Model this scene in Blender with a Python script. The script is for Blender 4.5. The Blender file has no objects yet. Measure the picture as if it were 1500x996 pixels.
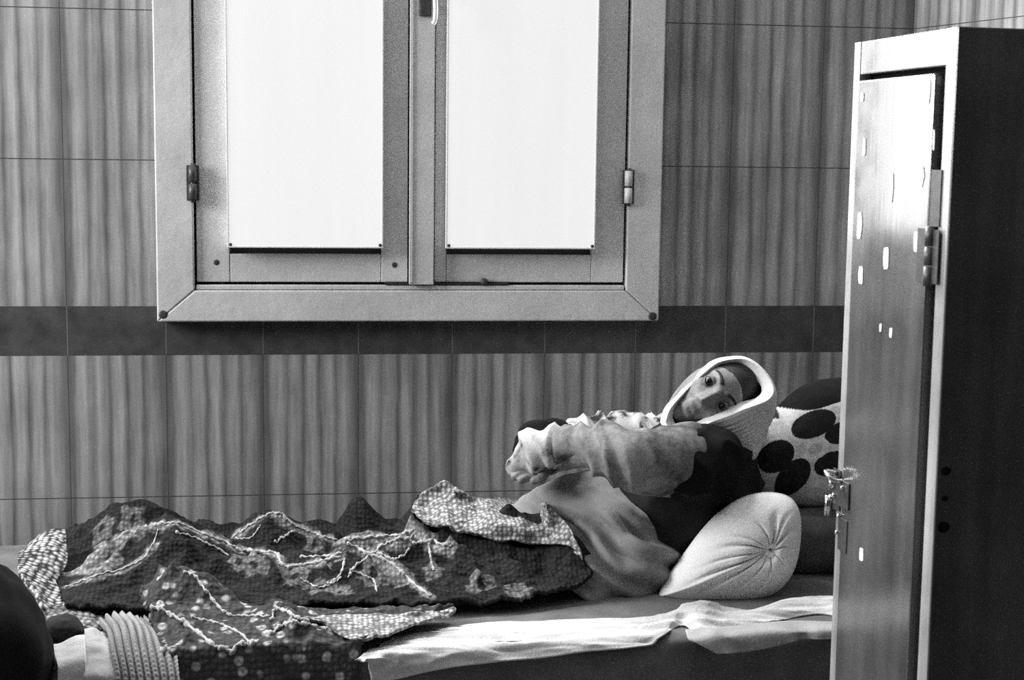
import bpy, bmesh, math, random
import numpy as np
from mathutils import Vector, Matrix, noise as mnoise
random.seed(7); np.random.seed(7)
SC = bpy.context.scene
COL = SC.collection

# ------------------------------------------------------------------ camera
F_PX, CX, CY = 2200.0, 750.0, 498.0
ZC = 1.15                                   # height of the top of the dark tile band
PITCH, YAW, ROLL = 0.1226337, 0.13112758, -0.01253725
CAM = np.array([0.50951791, -3.17991145, ZC + 0.32272556])
def _rot(p, y, r):
    cx, sx, cy, sy, cr, sr = math.cos(p), math.sin(p), math.cos(y), math.sin(y), math.cos(r), math.sin(r)
    Rp = np.array([[1,0,0],[0,cx,sx],[0,-sx,cx]]); Ry = np.array([[cy,0,-sy],[0,1,0],[sy,0,cy]])
    Rr = np.array([[cr,sr,0],[-sr,cr,0],[0,0,1]])
    return Rr @ Rp.T @ Ry
_R = _rot(PITCH, YAW, ROLL)                 # rows: right, down, forward in (X, -Z, Y)
def _w(v): return np.array([v[0], v[2], -v[1]])
C_RIGHT, C_UP, C_FWD = _w(_R[0]), -_w(_R[1]), _w(_R[2])
def P(px, py, d):
    """point at distance d in front of the back wall that is seen at (px, py)"""
    v = _w(_R.T @ np.array([(px-CX)/F_PX, (py-CY)/F_PX, 1.0]))
    return CAM + v*((-d-CAM[1])/v[1])
cam_d = bpy.data.cameras.new('camera'); cam = bpy.data.objects.new('camera', cam_d); COL.objects.link(cam)
M = Matrix(((C_RIGHT[0], C_UP[0], -C_FWD[0], CAM[0]), (C_RIGHT[1], C_UP[1], -C_FWD[1], CAM[1]),
            (C_RIGHT[2], C_UP[2], -C_FWD[2], CAM[2]), (0,0,0,1)))
cam.matrix_world = M
cam_d.sensor_width = 36.0; cam_d.lens = 36.0*F_PX/1500.0
cam_d.dof.use_dof = True; cam_d.dof.focus_distance = 2.75; cam_d.dof.aperture_fstop = 8.0
cam_d.clip_start = 0.05
SC.camera = cam

# ------------------------------------------------------------------ light, exposure
SC.view_settings.view_transform = 'Standard'; SC.view_settings.look = 'None'
SC.view_settings.gamma = 1.0; SC.view_settings.use_curve_mapping = False
SC.view_settings.exposure = 0.0
SC.cycles.use_denoising = False            # leave the renderer's own fine noise: the photograph is grainy
WORLD = 0.04
PANE = 0.76                                 # brightness of the backlit frosted panes
w = bpy.data.worlds.new('world'); SC.world = w; w.use_nodes = True
w.node_tree.nodes['Background'].inputs['Color'].default_value = (1,1,1,1)
w.node_tree.nodes['Background'].inputs['Strength'].default_value = WORLD
def area(name, loc, target, sx, sy, power, spread=math.pi):
    l = bpy.data.lights.new(name, 'AREA'); l.shape = 'RECTANGLE'; l.size = sx; l.size_y = sy; l.energy = power; l.spread = spread
    o = bpy.data.objects.new(name, l); COL.objects.link(o); o.location = loc
    o.rotation_euler = (Vector(target)-Vector(loc)).to_track_quat('-Z', 'Y').to_euler()
    return o
area('left_key_light', (-1.75, -0.68, 2.05), (0.9, -0.42, 0.75), 0.8, 1.0, 84)  # added key light from the left; no window is built there
area('daylight_back_window', (-0.78, -0.10, 1.80), (0.1, -1.4, 1.3), 0.85, 0.95, 10)
for px_ in (0.49, 0.94):                     # daylight through the frosted panes, stronger towards their top
    area('daylight_pane', (px_, -0.07, 1.72), (px_, -1.0, 1.72), 0.30, 0.80, 4.6)
    area('daylight_pane_top', (px_, -0.07, 2.26), (px_, -1.0, 2.20), 0.30, 0.26, 28)
area('front_fill', (-0.4, -1.9, 2.85), (0.5, -0.2, 1.0), 0.8, 0.3, 4)  # added fill from the camera side, not a lamp of the room

# ------------------------------------------------------------------ helpers
def tag(o, label=None, cat=None, group=None, kind=None):
    if label: o['label'] = label
    if cat: o['category'] = cat
    if group: o['group'] = group
    if kind: o['kind'] = kind
    return o
def thing(name, label, cat, loc, group=None, kind=None):
    o = bpy.data.objects.new(name, None); COL.objects.link(o); o.location = tuple(loc); o.empty_display_size = .05
    return tag(o, label, cat, group, kind)
def wloc(o):
    v = Vector((0,0,0))
    while o is not None: v += Vector(o.location); o = o.parent
    return np.array(v)
def mesh(name, verts, faces, mat, parent=None, smooth=True, origin=None, kind=None):
    """one mesh object from world-space vertices"""
    verts = np.asarray(verts, float)
    if parent is not None and origin is None: origin = wloc(parent)
    if origin is None: origin = np.array([verts[:,0].mean(), verts[:,1].mean(), verts[:,2].min()])
    me = bpy.data.meshes.new(name)
    me.from_pydata([tuple(v) for v in (verts-origin)], [], [tuple(int(i) for i in f) for f in faces])
    me.validate(); me.update()
    if smooth: me.polygons.foreach_set('use_smooth', [True]*len(me.polygons))
    me.materials.append(mat)
    o = bpy.data.objects.new(name, me); COL.objects.link(o)
    if parent is not None:
        o.parent = parent; o.location = tuple(origin - wloc(parent))
    else: o.location = tuple(origin)
    if kind: o['kind'] = kind
    return o
def bevel(o, width, seg=2):
    m = o.modifiers.new('bevel', 'BEVEL'); m.width = width; m.segments = seg; m.limit_method = 'ANGLE'; m.angle_limit = math.radians(40)
    return o
def evaluated(o):
    """apply the object's modifiers"""
    dg = bpy.context.evaluated_depsgraph_get(); dg.update()
    me = bpy.data.meshes.new_from_object(o.evaluated_get(dg), preserve_all_data_layers=True, depsgraph=dg)
    old = o.data; o.modifiers.clear(); o.data = me; me.name = o.name
    bpy.data.meshes.remove(old)
    return o
BOXF = [(0,3,2,1),(4,5,6,7),(0,1,5,4),(1,2,6,5),(2,3,7,6),(3,0,4,7)]
def boxv(a, b):
    (x0,y0,z0),(x1,y1,z1) = a, b
    return [(x0,y0,z0),(x1,y0,z0),(x1,y1,z0),(x0,y1,z0),(x0,y0,z1),(x1,y0,z1),(x1,y1,z1),(x0,y1,z1)]
def join(*parts):
    V, Fc, n = [], [], 0
    for v, f in parts:
        V += [tuple(p) for p in v]; Fc += [tuple(i+n for i in q) for q in f]; n += len(v)
    return V, Fc
def box(name, a, b, mat, parent=None, bev=0.0, kind=None):
    a, b = [min(p,q) for p,q in zip(a,b)], [max(p,q) for p,q in zip(a,b)]
    o = mesh(name, boxv(a,b), BOXF, mat, parent, smooth=False, kind=kind)
    return bevel(o, bev) if bev else o
def grid_faces(n, m, wrap_n=False, wrap_m=False):
    f = []
    for i in range(n if wrap_n else n-1):
        for j in range(m if wrap_m else m-1):
            a, b = i, (i+1) % n; c, d = j, (j+1) % m
            f.append((a*m+c, a*m+d, b*m+d, b*m+c))
    return f
def catmull(pts, n):
    pts = np.asarray(pts, float)
    if len(pts) == 2: t = np.linspace(0,1,n)[:,None]; return pts[0]*(1-t)+pts[1]*t
    seg = np.sqrt(np.linalg.norm(np.diff(pts,axis=0),axis=1))+1e-9
    s = np.concatenate([[0],np.cumsum(seg)]); tt = np.linspace(0,s[-1],n)
    ext = np.vstack([2*pts[0]-pts[1], pts, 2*pts[-1]-pts[-2]])
    out = []
    for t in tt:
        i = min(max(np.searchsorted(s,t,side='right')-1,0),len(pts)-2); u = (t-s[i])/(s[i+1]-s[i])
        h = s[i+1]-s[i]
        m0 = (ext[i+2]-ext[i])/2; m1 = (ext[i+3]-ext[i+1])/2
        out.append((2*u**3-3*u**2+1)*ext[i+1]+(u**3-2*u**2+u)*m0+(-2*u**3+3*u**2)*ext[i+2]+(u**3-u**2)*m1)
    return np.array(out)
def tube_geo(pts, radii, n=8, cap=True):
    pts = np.asarray(pts, float); k = len(pts)
    if np.isscalar(radii): radii = [radii]*k
    V = []; prev = None
    for i in range(k):
        t = pts[min(i+1,k-1)]-pts[max(i-1,0)]; t = t/(np.linalg.norm(t)+1e-12)
        if prev is None:
            a = np.array([0,0,1.0]) if abs(t[2])<.9 else np.array([1.0,0,0]); u = np.cross(t,a)
        else: u = prev-t*np.dot(prev,t)
        u /= np.linalg.norm(u)+1e-12; prev = u; v = np.cross(t,u)
        for j in range(n):
            a = 2*math.pi*j/n; V.append(pts[i]+radii[i]*(math.cos(a)*u+math.sin(a)*v))
    Fc = grid_faces(k, n, wrap_m=True)
    if cap: Fc += [tuple(range(n))[::-1], tuple((k-1)*n+j for j in range(n))]
    return V, Fc
def ball_geo(c, r, n=16, m=10):
    r = np.array([r]*3 if np.isscalar(r) else r); V = [np.array(c)+np.array([0,0,r[2]])]; 
    for i in range(1,m):
        th = math.pi*i/m
        for j in range(n):
            ph = 2*math.pi*j/n; V.append(np.array(c)+r*np.array([math.sin(th)*math.cos(ph),math.sin(th)*math.sin(ph),math.cos(th)]))
    V.append(np.array(c)-np.array([0,0,r[2]])); Fc = []
    for j in range(n): Fc.append((0,1+j,1+(j+1)%n)); Fc.append((len(V)-1,1+(m-2)*n+(j+1)%n,1+(m-2)*n+j))
    for i in range(m-2):
        for j in range(n):
            a=1+i*n+j; b=1+i*n+(j+1)%n; Fc.append((a,a+n,b+n,b))
    return V, Fc
def fbm(p, scale=1.0, oct=3, seed=0.0):
    v = 0; a = 1; 
    for k in range(oct):
        v += a*mnoise.noise(Vector((p[0]*scale+seed, p[1]*scale-seed, p[2]*scale+2*seed))); a *= .5; scale *= 2
    return v

# ------------------------------------------------------------------ materials (all neutral: the place is seen in black and white)
class NT:
    def __init__(s, name):
        s.m = bpy.data.materials.new(name); s.m.use_nodes = True; s.t = s.m.node_tree
        s.b = s.t.nodes['Principled BSDF']; s.tc = s.t.nodes.new('ShaderNodeTexCoord')
    def n(s, kind, **kw):
        x = s.t.nodes.new(kind)
        for k, v in kw.items():
            if k.startswith('i_'):
                key = k[2:]; key = int(key) if key.isdigit() else key.replace('_',' ')
                if hasattr(v,'node'): s.t.links.new(v, x.inputs[key])
                else: x.inputs[key].default_value = v
            else: setattr(x, k, v)
        return x
    def math(s, op, a, b=0.0, c=0.0, clamp=False):
        x = s.t.nodes.new('ShaderNodeMath'); x.operation = op; x.use_clamp = clamp
        for i, v in enumerate((a,b,c)):
            if hasattr(v,'node'): s.t.links.new(v, x.inputs[i])
            else: x.inputs[i].default_value = v
        return x.outputs[0]
    def noise(s, scale, detail=3, vec=None, rough=.55):
        x = s.n('ShaderNodeTexNoise'); x.inputs['Scale'].default_value = scale; x.inputs['Detail'].default_value = detail; x.inputs['Roughness'].default_value = rough
        s.t.links.new(vec or s.tc.outputs['Object'], x.inputs['Vector']); return x.outputs['Fac']
    def ramp(s, fac, stops):
        r = s.n('ShaderNodeValToRGB'); s.t.links.new(fac, r.inputs[0]); e = r.color_ramp.elements
        while len(e) < len(stops): e.new(.5)
        for el, (p, v) in zip(e, stops): el.position = p; el.color = (v,v,v,1)
        return r.outputs['Color']
    def mapr(s, v, a, b, c, d):
        x = s.n('ShaderNodeMapRange'); s.t.links.new(v, x.inputs[0])
        for i, k in enumerate((a,b,c,d)): x.inputs[i+1].default_value = k
        return x.outputs[0]
    def base(s, sock): s.t.links.new(sock, s.b.inputs['Base Color'])
    def bump(s, h, dist, strength=1.0):
        x = s.n('ShaderNodeBump'); x.inputs['Distance'].default_value = dist; x.inputs['Strength'].default_value = strength
        s.t.links.new(h, x.inputs['Height']); s.t.links.new(x.outputs[0], s.b.inputs['Normal'])
    def xyz(s):
        x = s.n('ShaderNodeSeparateXYZ'); s.t.links.new(s.tc.outputs['Object'], x.inputs[0]); return x.outputs
    def combine(s, a, b, c):
        x = s.n('ShaderNodeCombineXYZ')
        for i, v in enumerate((a,b,c)):
            if hasattr(v,'node'): s.t.links.new(v, x.inputs[i])
            else: x.inputs[i].default_value = v
        return x.outputs[0]
def plain(name, v, rough=.7, var=.25, scale=18, metal=0.0, bump=0.0, bscale=60, spec=.5):
    k = NT(name); k.base(k.ramp(k.noise(scale,4), [(.25, v*(1-var)), (.75, min(1,v*(1+var)))]))
    k.b.inputs['Roughness'].default_value = rough; k.b.inputs['Metallic'].default_value = metal
    k.b.inputs['Specular IOR Level'].default_value = spec
    if bump: k.bump(k.noise(bscale,3), bump)
    return k.m
def cloth(name, v, var=.25, weave=900, bump=.0006, scale=14):
    k = NT(name); k.base(k.ramp(k.noise(scale,5), [(.25, v*(1-var)), (.75, min(1,v*(1+var)))]))
    k.b.inputs['Roughness'].default_value = .95; k.b.inputs['Specular IOR Level'].default_value = .1
    k.bump(k.noise(weave*.25,2), bump)
    return k.m
def emis(name, v, streak=.04):
    k = NT(name); x, y, z = k.xyz()
    st = k.noise(1.0, 3, k.combine(k.math('MULTIPLY', x, 11), 0, k.math('MULTIPLY', z, .8)))
    c = k.ramp(st, [(.3, v*(1-streak)), (.7, v*(1+streak*.5))])
    k.b.inputs['Base Color'].default_value = (.2,.2,.2,1); k.b.inputs['Roughness'].default_value = .6
    k.t.links.new(c, k.b.inputs['Emission Color']); k.b.inputs['Emission Strength'].default_value = 1.0
    return k.m
def tile_mat():
    """20 x 30 cm glazed wall tiles with wavy vertical streaks, one 10 cm dark border course"""
    k = NT('wall_tiles'); x, y, z = k.xyz()
    wob = k.noise(1.0, 3, k.combine(k.math('MULTIPLY', x, 30), 0, k.math('MULTIPLY', z, 5)))
    fx = k.math('FRACT', k.math('DIVIDE', k.math('ADD', x, 20.0), .2))
    fw = k.math('ADD', fx, k.math('MULTIPLY', k.math('SUBTRACT', wob, .5), .09))
    streak = k.ramp(fw, [(0,.42),(.05,.45),(.1,.85),(.17,.95),(.24,.55),(.30,.88),(.38,.72),(.42,.42),(.47,.85),(.53,.95),(.59,.45),(.65,.8),(.72,.9),(.765,.5),(.83,.85),(.92,.6),(.97,.42)])
    blot = k.ramp(k.noise(4.5, 4), [(.3,.72),(.7,1.1)])
    s2 = k.noise(1.0, 4, k.combine(k.math('MULTIPLY', x, 90), 0, k.math('MULTIPLY', z, 6)))
    pat = k.math('MULTIPLY', k.math('MULTIPLY', streak, blot), k.mapr(s2, .3,.7,.8,1.2))
    body = k.mapr(pat, 0.25, 1.1, .08, .49)
    zz = k.math('SUBTRACT', z, ZC)                   # 0 at the top of the border course
    below = k.math('LESS_THAN', zz, -.1012); above = k.math('GREATER_THAN', zz, 0.0)
    band = k.math('SUBTRACT', 1.0, k.math('ADD', below, above))
    bandc = k.mapr(k.noise(25, 4), .3, .7, .045, .085)
    # distance to the nearest joint
    jx = k.math('ABSOLUTE', k.math('SUBTRACT', k.math('FRACT', k.math('ADD', k.math('DIVIDE', k.math('ADD', x, 20.0), .2), .5)), .5))
    jx = k.math('MULTIPLY', jx, .2)
    zu = k.math('ABSOLUTE', k.math('SUBTRACT', k.math('FRACT', k.math('ADD', k.math('DIVIDE', k.math('ADD', zz, 6.0534), .30267), .5)), .5))
    zl = k.math('ABSOLUTE', k.math('SUBTRACT', k.math('FRACT', k.math('ADD', k.math('DIVIDE', k.math('ADD', zz, .1012+6.0534), .30267), .5)), .5))
    jz = k.math('MULTIPLY', k.math('ADD', k.math('MULTIPLY', zu, k.math('SUBTRACT', 1.0, below)), k.math('MULTIPLY', zl, below)), .30267)
    gx = k.math('LESS_THAN', jx, .0008); gz = k.math('LESS_THAN', jz, .0010)
    g = k.math('MAXIMUM', gx, k.math('MULTIPLY', gz, k.math('SUBTRACT', 1.0, band)))
    gcol = k.math('ADD', k.math('MULTIPLY', band, .12), .06)
    c = k.math('ADD', k.math('MULTIPLY', body, k.math('SUBTRACT', 1.0, band)), k.math('MULTIPLY', bandc, band))
    c = k.math('ADD', k.math('MULTIPLY', c, k.math('SUBTRACT', 1.0, g)), k.math('MULTIPLY', gcol, g))
    k.base(c)
    k.b.inputs['Roughness'].default_value = .42; k.b.inputs['Specular IOR Level'].default_value = .25
    k.bump(k.math('SUBTRACT', k.math('MULTIPLY', s2, .15), g), .0008, .6)
    return k.m
def painted_metal(name, v=.42, ior=1.5):
    """worn gloss paint with vertical rubbing, chips and scratches"""
    k = NT(name); x, y, z = k.xyz()
    st = k.noise(1.0, 5, k.combine(k.math('MULTIPLY', x, 22), k.math('MULTIPLY', y, 22), k.math('MULTIPLY', z, 1.6)))
    bl = k.noise(7, 5)
    c = k.math('MULTIPLY', k.mapr(st,.3,.7,.55,1.15), k.mapr(bl,.3,.7,.6,1.15))
    chip = k.math('GREATER_THAN', k.noise(38, 6, rough=.7), .70)
    c = k.math('MULTIPLY', c, v)
    c = k.math('MULTIPLY', c, k.math('SUBTRACT', 1.0, k.math('MULTIPLY', chip, .85)))
    k.base(c)
    k.t.links.new(k.mapr(k.noise(12,4), .3,.7,.13,.26), k.b.inputs['Roughness'])
    k.b.inputs['IOR'].default_value = ior
    k.bump(k.math('ADD', st, k.math('MULTIPLY', chip, -.6)), .0012, .35)
    return k.m
def knit(name, light, dark, cell=.009, stretch=1.0, depth=.004, holes=.5, patches=0.0, patch_scale=22, attr=None):
    """crochet: rows of stitches with dark holes"""
    k = NT(name); vec = k.n('ShaderNodeMapping', i_Scale=(1/cell, 1/cell, stretch/cell)); k.t.links.new(k.tc.outputs['Object'], vec.inputs[0])
    vo = k.n('ShaderNodeTexVoronoi'); vo.inputs['Scale'].default_value = 1.0; vo.inputs['Randomness'].default_value = .45
    k.t.links.new(vec.outputs[0], vo.inputs['Vector'])
    hole = k.mapr(vo.outputs['Distance'], .18, .62, 0, 1)
    lum = k.mapr(k.noise(26,4), .3,.7,.75,1.2)
    li = light
    if attr:
        at_ = k.n('ShaderNodeAttribute'); at_.attribute_name = attr; li = at_.outputs['Fac']
    if patches:
        pv = k.n('ShaderNodeTexVoronoi'); pv.inputs['Scale'].default_value = patch_scale; k.t.links.new(k.tc.outputs['Object'], pv.inputs['Vector'])
        pm = k.math('SUBTRACT', 1.0, k.mapr(pv.outputs['Distance'], .22, .34, 0, 1), clamp=True)
        ring = k.math('MULTIPLY', pm, k.mapr(pv.outputs['Distance'], .05, .12, .25, 1))
        li = k.math('ADD', light, k.math('MULTIPLY', ring, patches))
    lo = k.math('MULTIPLY', li, lum)
    mix = k.math('ADD', k.math('MULTIPLY', lo, k.math('SUBTRACT', 1.0, k.math('MULTIPLY', hole, holes))), k.math('MULTIPLY', hole, dark*holes))
    k.base(mix); k.b.inputs['Roughness'].default_value = .95; k.b.inputs['Specular IOR Level'].default_value = .1
    k.bump(k.math('SUBTRACT', 1.0, vo.outputs['Distance']), depth, .9)
    return k.m
def attr_cloth(name, attr='pattern', rough=.95, bump=.0006):
    k = NT(name); a = k.n('ShaderNodeAttribute'); a.attribute_name = attr
    k.base(k.math('MULTIPLY', a.outputs['Fac'], k.mapr(k.noise(60,4), .3,.7,.75,1.2)))
    k.b.inputs['Roughness'].default_value = rough; k.b.inputs['Specular IOR Level'].default_value = .1; k.bump(k.noise(220,2), bump)
    return k.m
def set_attr(o, vals, attr='pattern'):
    a = o.data.attributes.new(attr, 'FLOAT', 'POINT'); a.data.foreach_set('value', np.asarray(vals, np.float32))

M_TILE = tile_mat()
M_FRAME = plain('window_paint', .60, .5, .14, 9, bump=.001, bscale=40)
M_FRAME_DARK = plain('grimy_gap', .02, .9)
M_PANE = emis('frosted_pane', PANE)
M_TRIM = plain('white_bead', .82, .35, .05)
M_SCREW = plain('rusty_screw', .04, .6)
M_IRON = plain('hinge_iron', .07, .45, .4, 60, metal=.3)
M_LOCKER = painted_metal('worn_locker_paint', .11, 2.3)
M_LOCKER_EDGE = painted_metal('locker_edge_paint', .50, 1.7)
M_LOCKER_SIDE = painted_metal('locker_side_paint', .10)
M_BLACK = plain('black_gap', .008, .9, spec=.1)
M_CHROME = plain('chrome', .8, .15, .05, metal=1.0)
M_SCRAP = plain('paper_scrap', .85, .6, .06)
M_WALLPAINT = plain('plaster', .55, .9, .08)
M_FLOOR = plain('terrazzo', .22, .5, .3, 30)

# ------------------------------------------------------------------ the room
def struct(o): o['kind'] = 'structure'; return o
TX = 1.8
struct(box('wall_back', (-2.6, 0, 0), (TX, .12, 3.0), M_TILE)).location
def planar(name, pts, thick, mat):
    a = [np.array(p, float) for p in pts]; n = np.cross(a[1]-a[0], a[3]-a[0]); n = n/np.linalg.norm(n)*thick
    return struct(mesh(name, a+[p-n for p in a], BOXF, mat, None, smooth=False))
# the tile pattern uses object coordinates, so tiled walls keep their origin at the world's
for o in [bpy.data.objects['wall_back']]:
    off = Vector(o.location)
    for v in o.data.vertices: v.co += off
    o.location = (0,0,0)
ca, sa = math.sin(math.radians(15)), -math.cos(math.radians(15))
o = struct(mesh('wall_right', boxv((TX,0,0),(TX+3.2,.12,3.0)), BOXF, M_TILE, None, smooth=False, origin=np.array([TX,0,0])))
o.rotation_euler = (0,0,math.atan2(sa,ca))
struct(box('wall_left', (-2.7,-3.6,0), (-2.6,.12,3.0), M_WALLPAINT))
struct(box('floor', (-2.7,-3.6,-.06), (2.9,.12,0), M_FLOOR))
struct(box('ceiling', (-2.7,-3.6,3.0), (2.9,.12,3.06), M_WALLPAINT))

def make_window(name, dx):
    W = thing(name, None, None, (.7165+dx, 0, 1.12), kind='structure')
    x0, x1, xi0, xi1 = .1862+dx, 1.2425+dx, .2622+dx, 1.1690+dx
    z0, zi0 = 1.122, 1.187; z1, zi1 = 2.52, 2.455
    y0, yf = 0.0, -.034
    def prism(a, b, c, d, yb, yfr):                       # quadrilateral in X-Z between two depths
        q = [a,b,c,d]; return [(p[0],yb,p[1]) for p in q]+[(p[0],yfr,p[1]) for p in q]
    PF = [(0,1,2,3),(7,6,5,4),(0,4,5,1),(1,5,6,2),(2,6,7,3),(3,7,4,0)]
    g = .0006
    for q in (((x0,z0),(x1,z0),(xi1-g,zi0),(xi0+g,zi0)), ((x0,z0),(xi0,zi0+g),(xi0,zi1-g),(x0,z1)),
              ((x1,z0),(x1,z1),(xi1,zi1-g),(xi1,zi0+g)), ((x0,z1),(xi0+g,zi1),(xi1-g,zi1),(x1,z1))):
        bevel(mesh('casing', prism(*q, y0, yf), PF, M_FRAME, W, smooth=False), .003)
    box('backing', (xi0,-.002,zi0), (xi1,-.006,zi1), M_FRAME_DARK, W)
    # sill step inside the casing
    box('sill', (xi0+.003,-.006,zi0+.001), (xi1-.003,-.030,zi0+.011), M_FRAME, W, .002)
    xm0, xm1 = .7050+dx, .7560+dx
    zs0, zs1 = zi0+.017, zi1-.006
    for (a, b, p0, p1) in ((xi0+.005, xm0-.003, .3310+dx, .6500+dx), (xm1+.003, xi1-.005, .7803+dx, 1.0975+dx)):
        S = thing('sash', None, None, ((a+b)/2, -.006, zs0)); S.parent = W; S.location = Vector(S.location)-Vector(W.location)
        ga, gb = p0+.003, p1-.003                         # stile / rail joints
        zr = 1.262
        v, f = join((boxv((a,-.024,zs0),(ga,-.006,zs1)),BOXF), (boxv((gb,-.024,zs0),(b,-.006,zs1)),BOXF))
        bevel(mesh('stile', v, f, M_FRAME, S, smooth=False), .0016)
        v, f = join((boxv((ga+.0008,-.0235,zs0),(gb-.0008,-.006,zr)),BOXF), (boxv((ga+.0008,-.0235,zs1-.07),(gb-.0008,-.006,zs1)),BOXF))
        bevel(mesh('rail', v, f, M_FRAME, S, smooth=False), .0016)
        zb, zt = 1.2765, 2.40
        box('frosted_pane', (p0+.0035,-.030,zb+.0035), (p1-.0035,-.0485,zt), M_PANE, S)
        e = .0034
        v, f = join((boxv((p0,-.024,zb),(p0+e,-.050,zt)),BOXF), (boxv((p1-e,-.024,zb),(p1,-.050,zt)),BOXF), (boxv((p0+e,-.024,zb),(p1-e,-.050,zb+e)),BOXF), (boxv((p0+e,-.024,zt),(p1-e,-.050,zt+e)),BOXF))
        bevel(mesh('pane_bead', v, f, M_TRIM, S, smooth=False), .0008)
        for sx in (p0+.0065, p1-.0065):
            mesh('screw', *ball_geo((sx,-.0500,zb+.0065),(.0035,.0015,.0035),10,6), M_SCREW, S)
    left = dx == 0
    # meeting cover strip between the sashes
    v, f = join((boxv((xm0,-.042,zs0-.004),(xm1,-.006,zs1)),BOXF), (boxv((xm0-.001,-.045,zs0),(xm0+.007,-.042,zs1)),BOXF))
    bevel(mesh('meeting_strip', v, f, M_FRAME, W, smooth=False), .003)
    box('grime_line', (xm0-.05,-.0085,zs0-.0052), (xm1+.16,-.0315,zs0-.001), M_FRAME_DARK, W)
    # hinges: two knuckles and a pin
    for hx in (xi0, xi1):
        for hz in (1.408, 2.2):
            h = thing('hinge', None, None, (hx,-.036,hz)); h.parent = W; h.location = Vector(h.location)-Vector(W.location)
            mesh('knuckle', *tube_geo([(hx,-.037,hz-.034),(hx,-.037,hz-.002)], .0085, 12), M_FRAME if left and hx==xi1 else M_IRON, h)
            mesh('knuckle', *tube_geo([(hx,-.037,hz+.002),(hx,-.037,hz+.034)], .0085, 12), M_FRAME if left and hx==xi1 else M_IRON, h)
            mesh('pin', *tube_geo([(hx,-.037,hz-.040),(hx,-.037,hz+.040)], .0045, 10), M_IRON, h)
            box('leaf', (hx-.013,-.0335,hz-.036), (hx+.013,-.036,hz+.036), M_IRON, h, .001)
    # espagnolette handle hanging over the meeting strip
    H = thing('window_handle', None, None, (.735+dx,-.045,1.80)); H.parent = W; H.location = Vector(H.location)-Vector(W.location)
    box('escutcheon', (.722+dx,-.042,1.752), (.748+dx,-.050,1.86), M_IRON, H, .003)
    mesh('lever', *tube_geo(catmull([(.735+dx,-.05,1.80),(.737+dx,-.075,1.80),(.7505+dx,-.083,1.79),(.7535+dx,-.083,1.765),(.752+dx,-.083,1.740),(.7475+dx,-.083,1.734)],24), [.005]*20+[.0045,.0045,.005,.0055], 10), M_TRIM, H)
    # nails, knots and plugs in the paint
    for sx, sz, r in ((.3070+dx,1.2445,.006),(.6750+dx,1.2400,.006)):
        mesh('screw', *ball_geo((sx,-.0240,sz),(r,.0015,r),12,6), M_SCREW, W)
    mesh('knob', *ball_geo((.8640+dx,-.0290,1.2050),(.0085,.008,.0085),14,8), M_SCREW, W)
    for sx, sz in ((x0+.012,z0+.015),(x1-.014,z0+.010)):
        mesh('corner_mark', *ball_geo((sx,-.0340,sz),(.010,.001,.009),9,6), M_SCREW, W)
    return W
make_window('window_1', 0.0)
make_window('window_2', -1.5)

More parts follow.
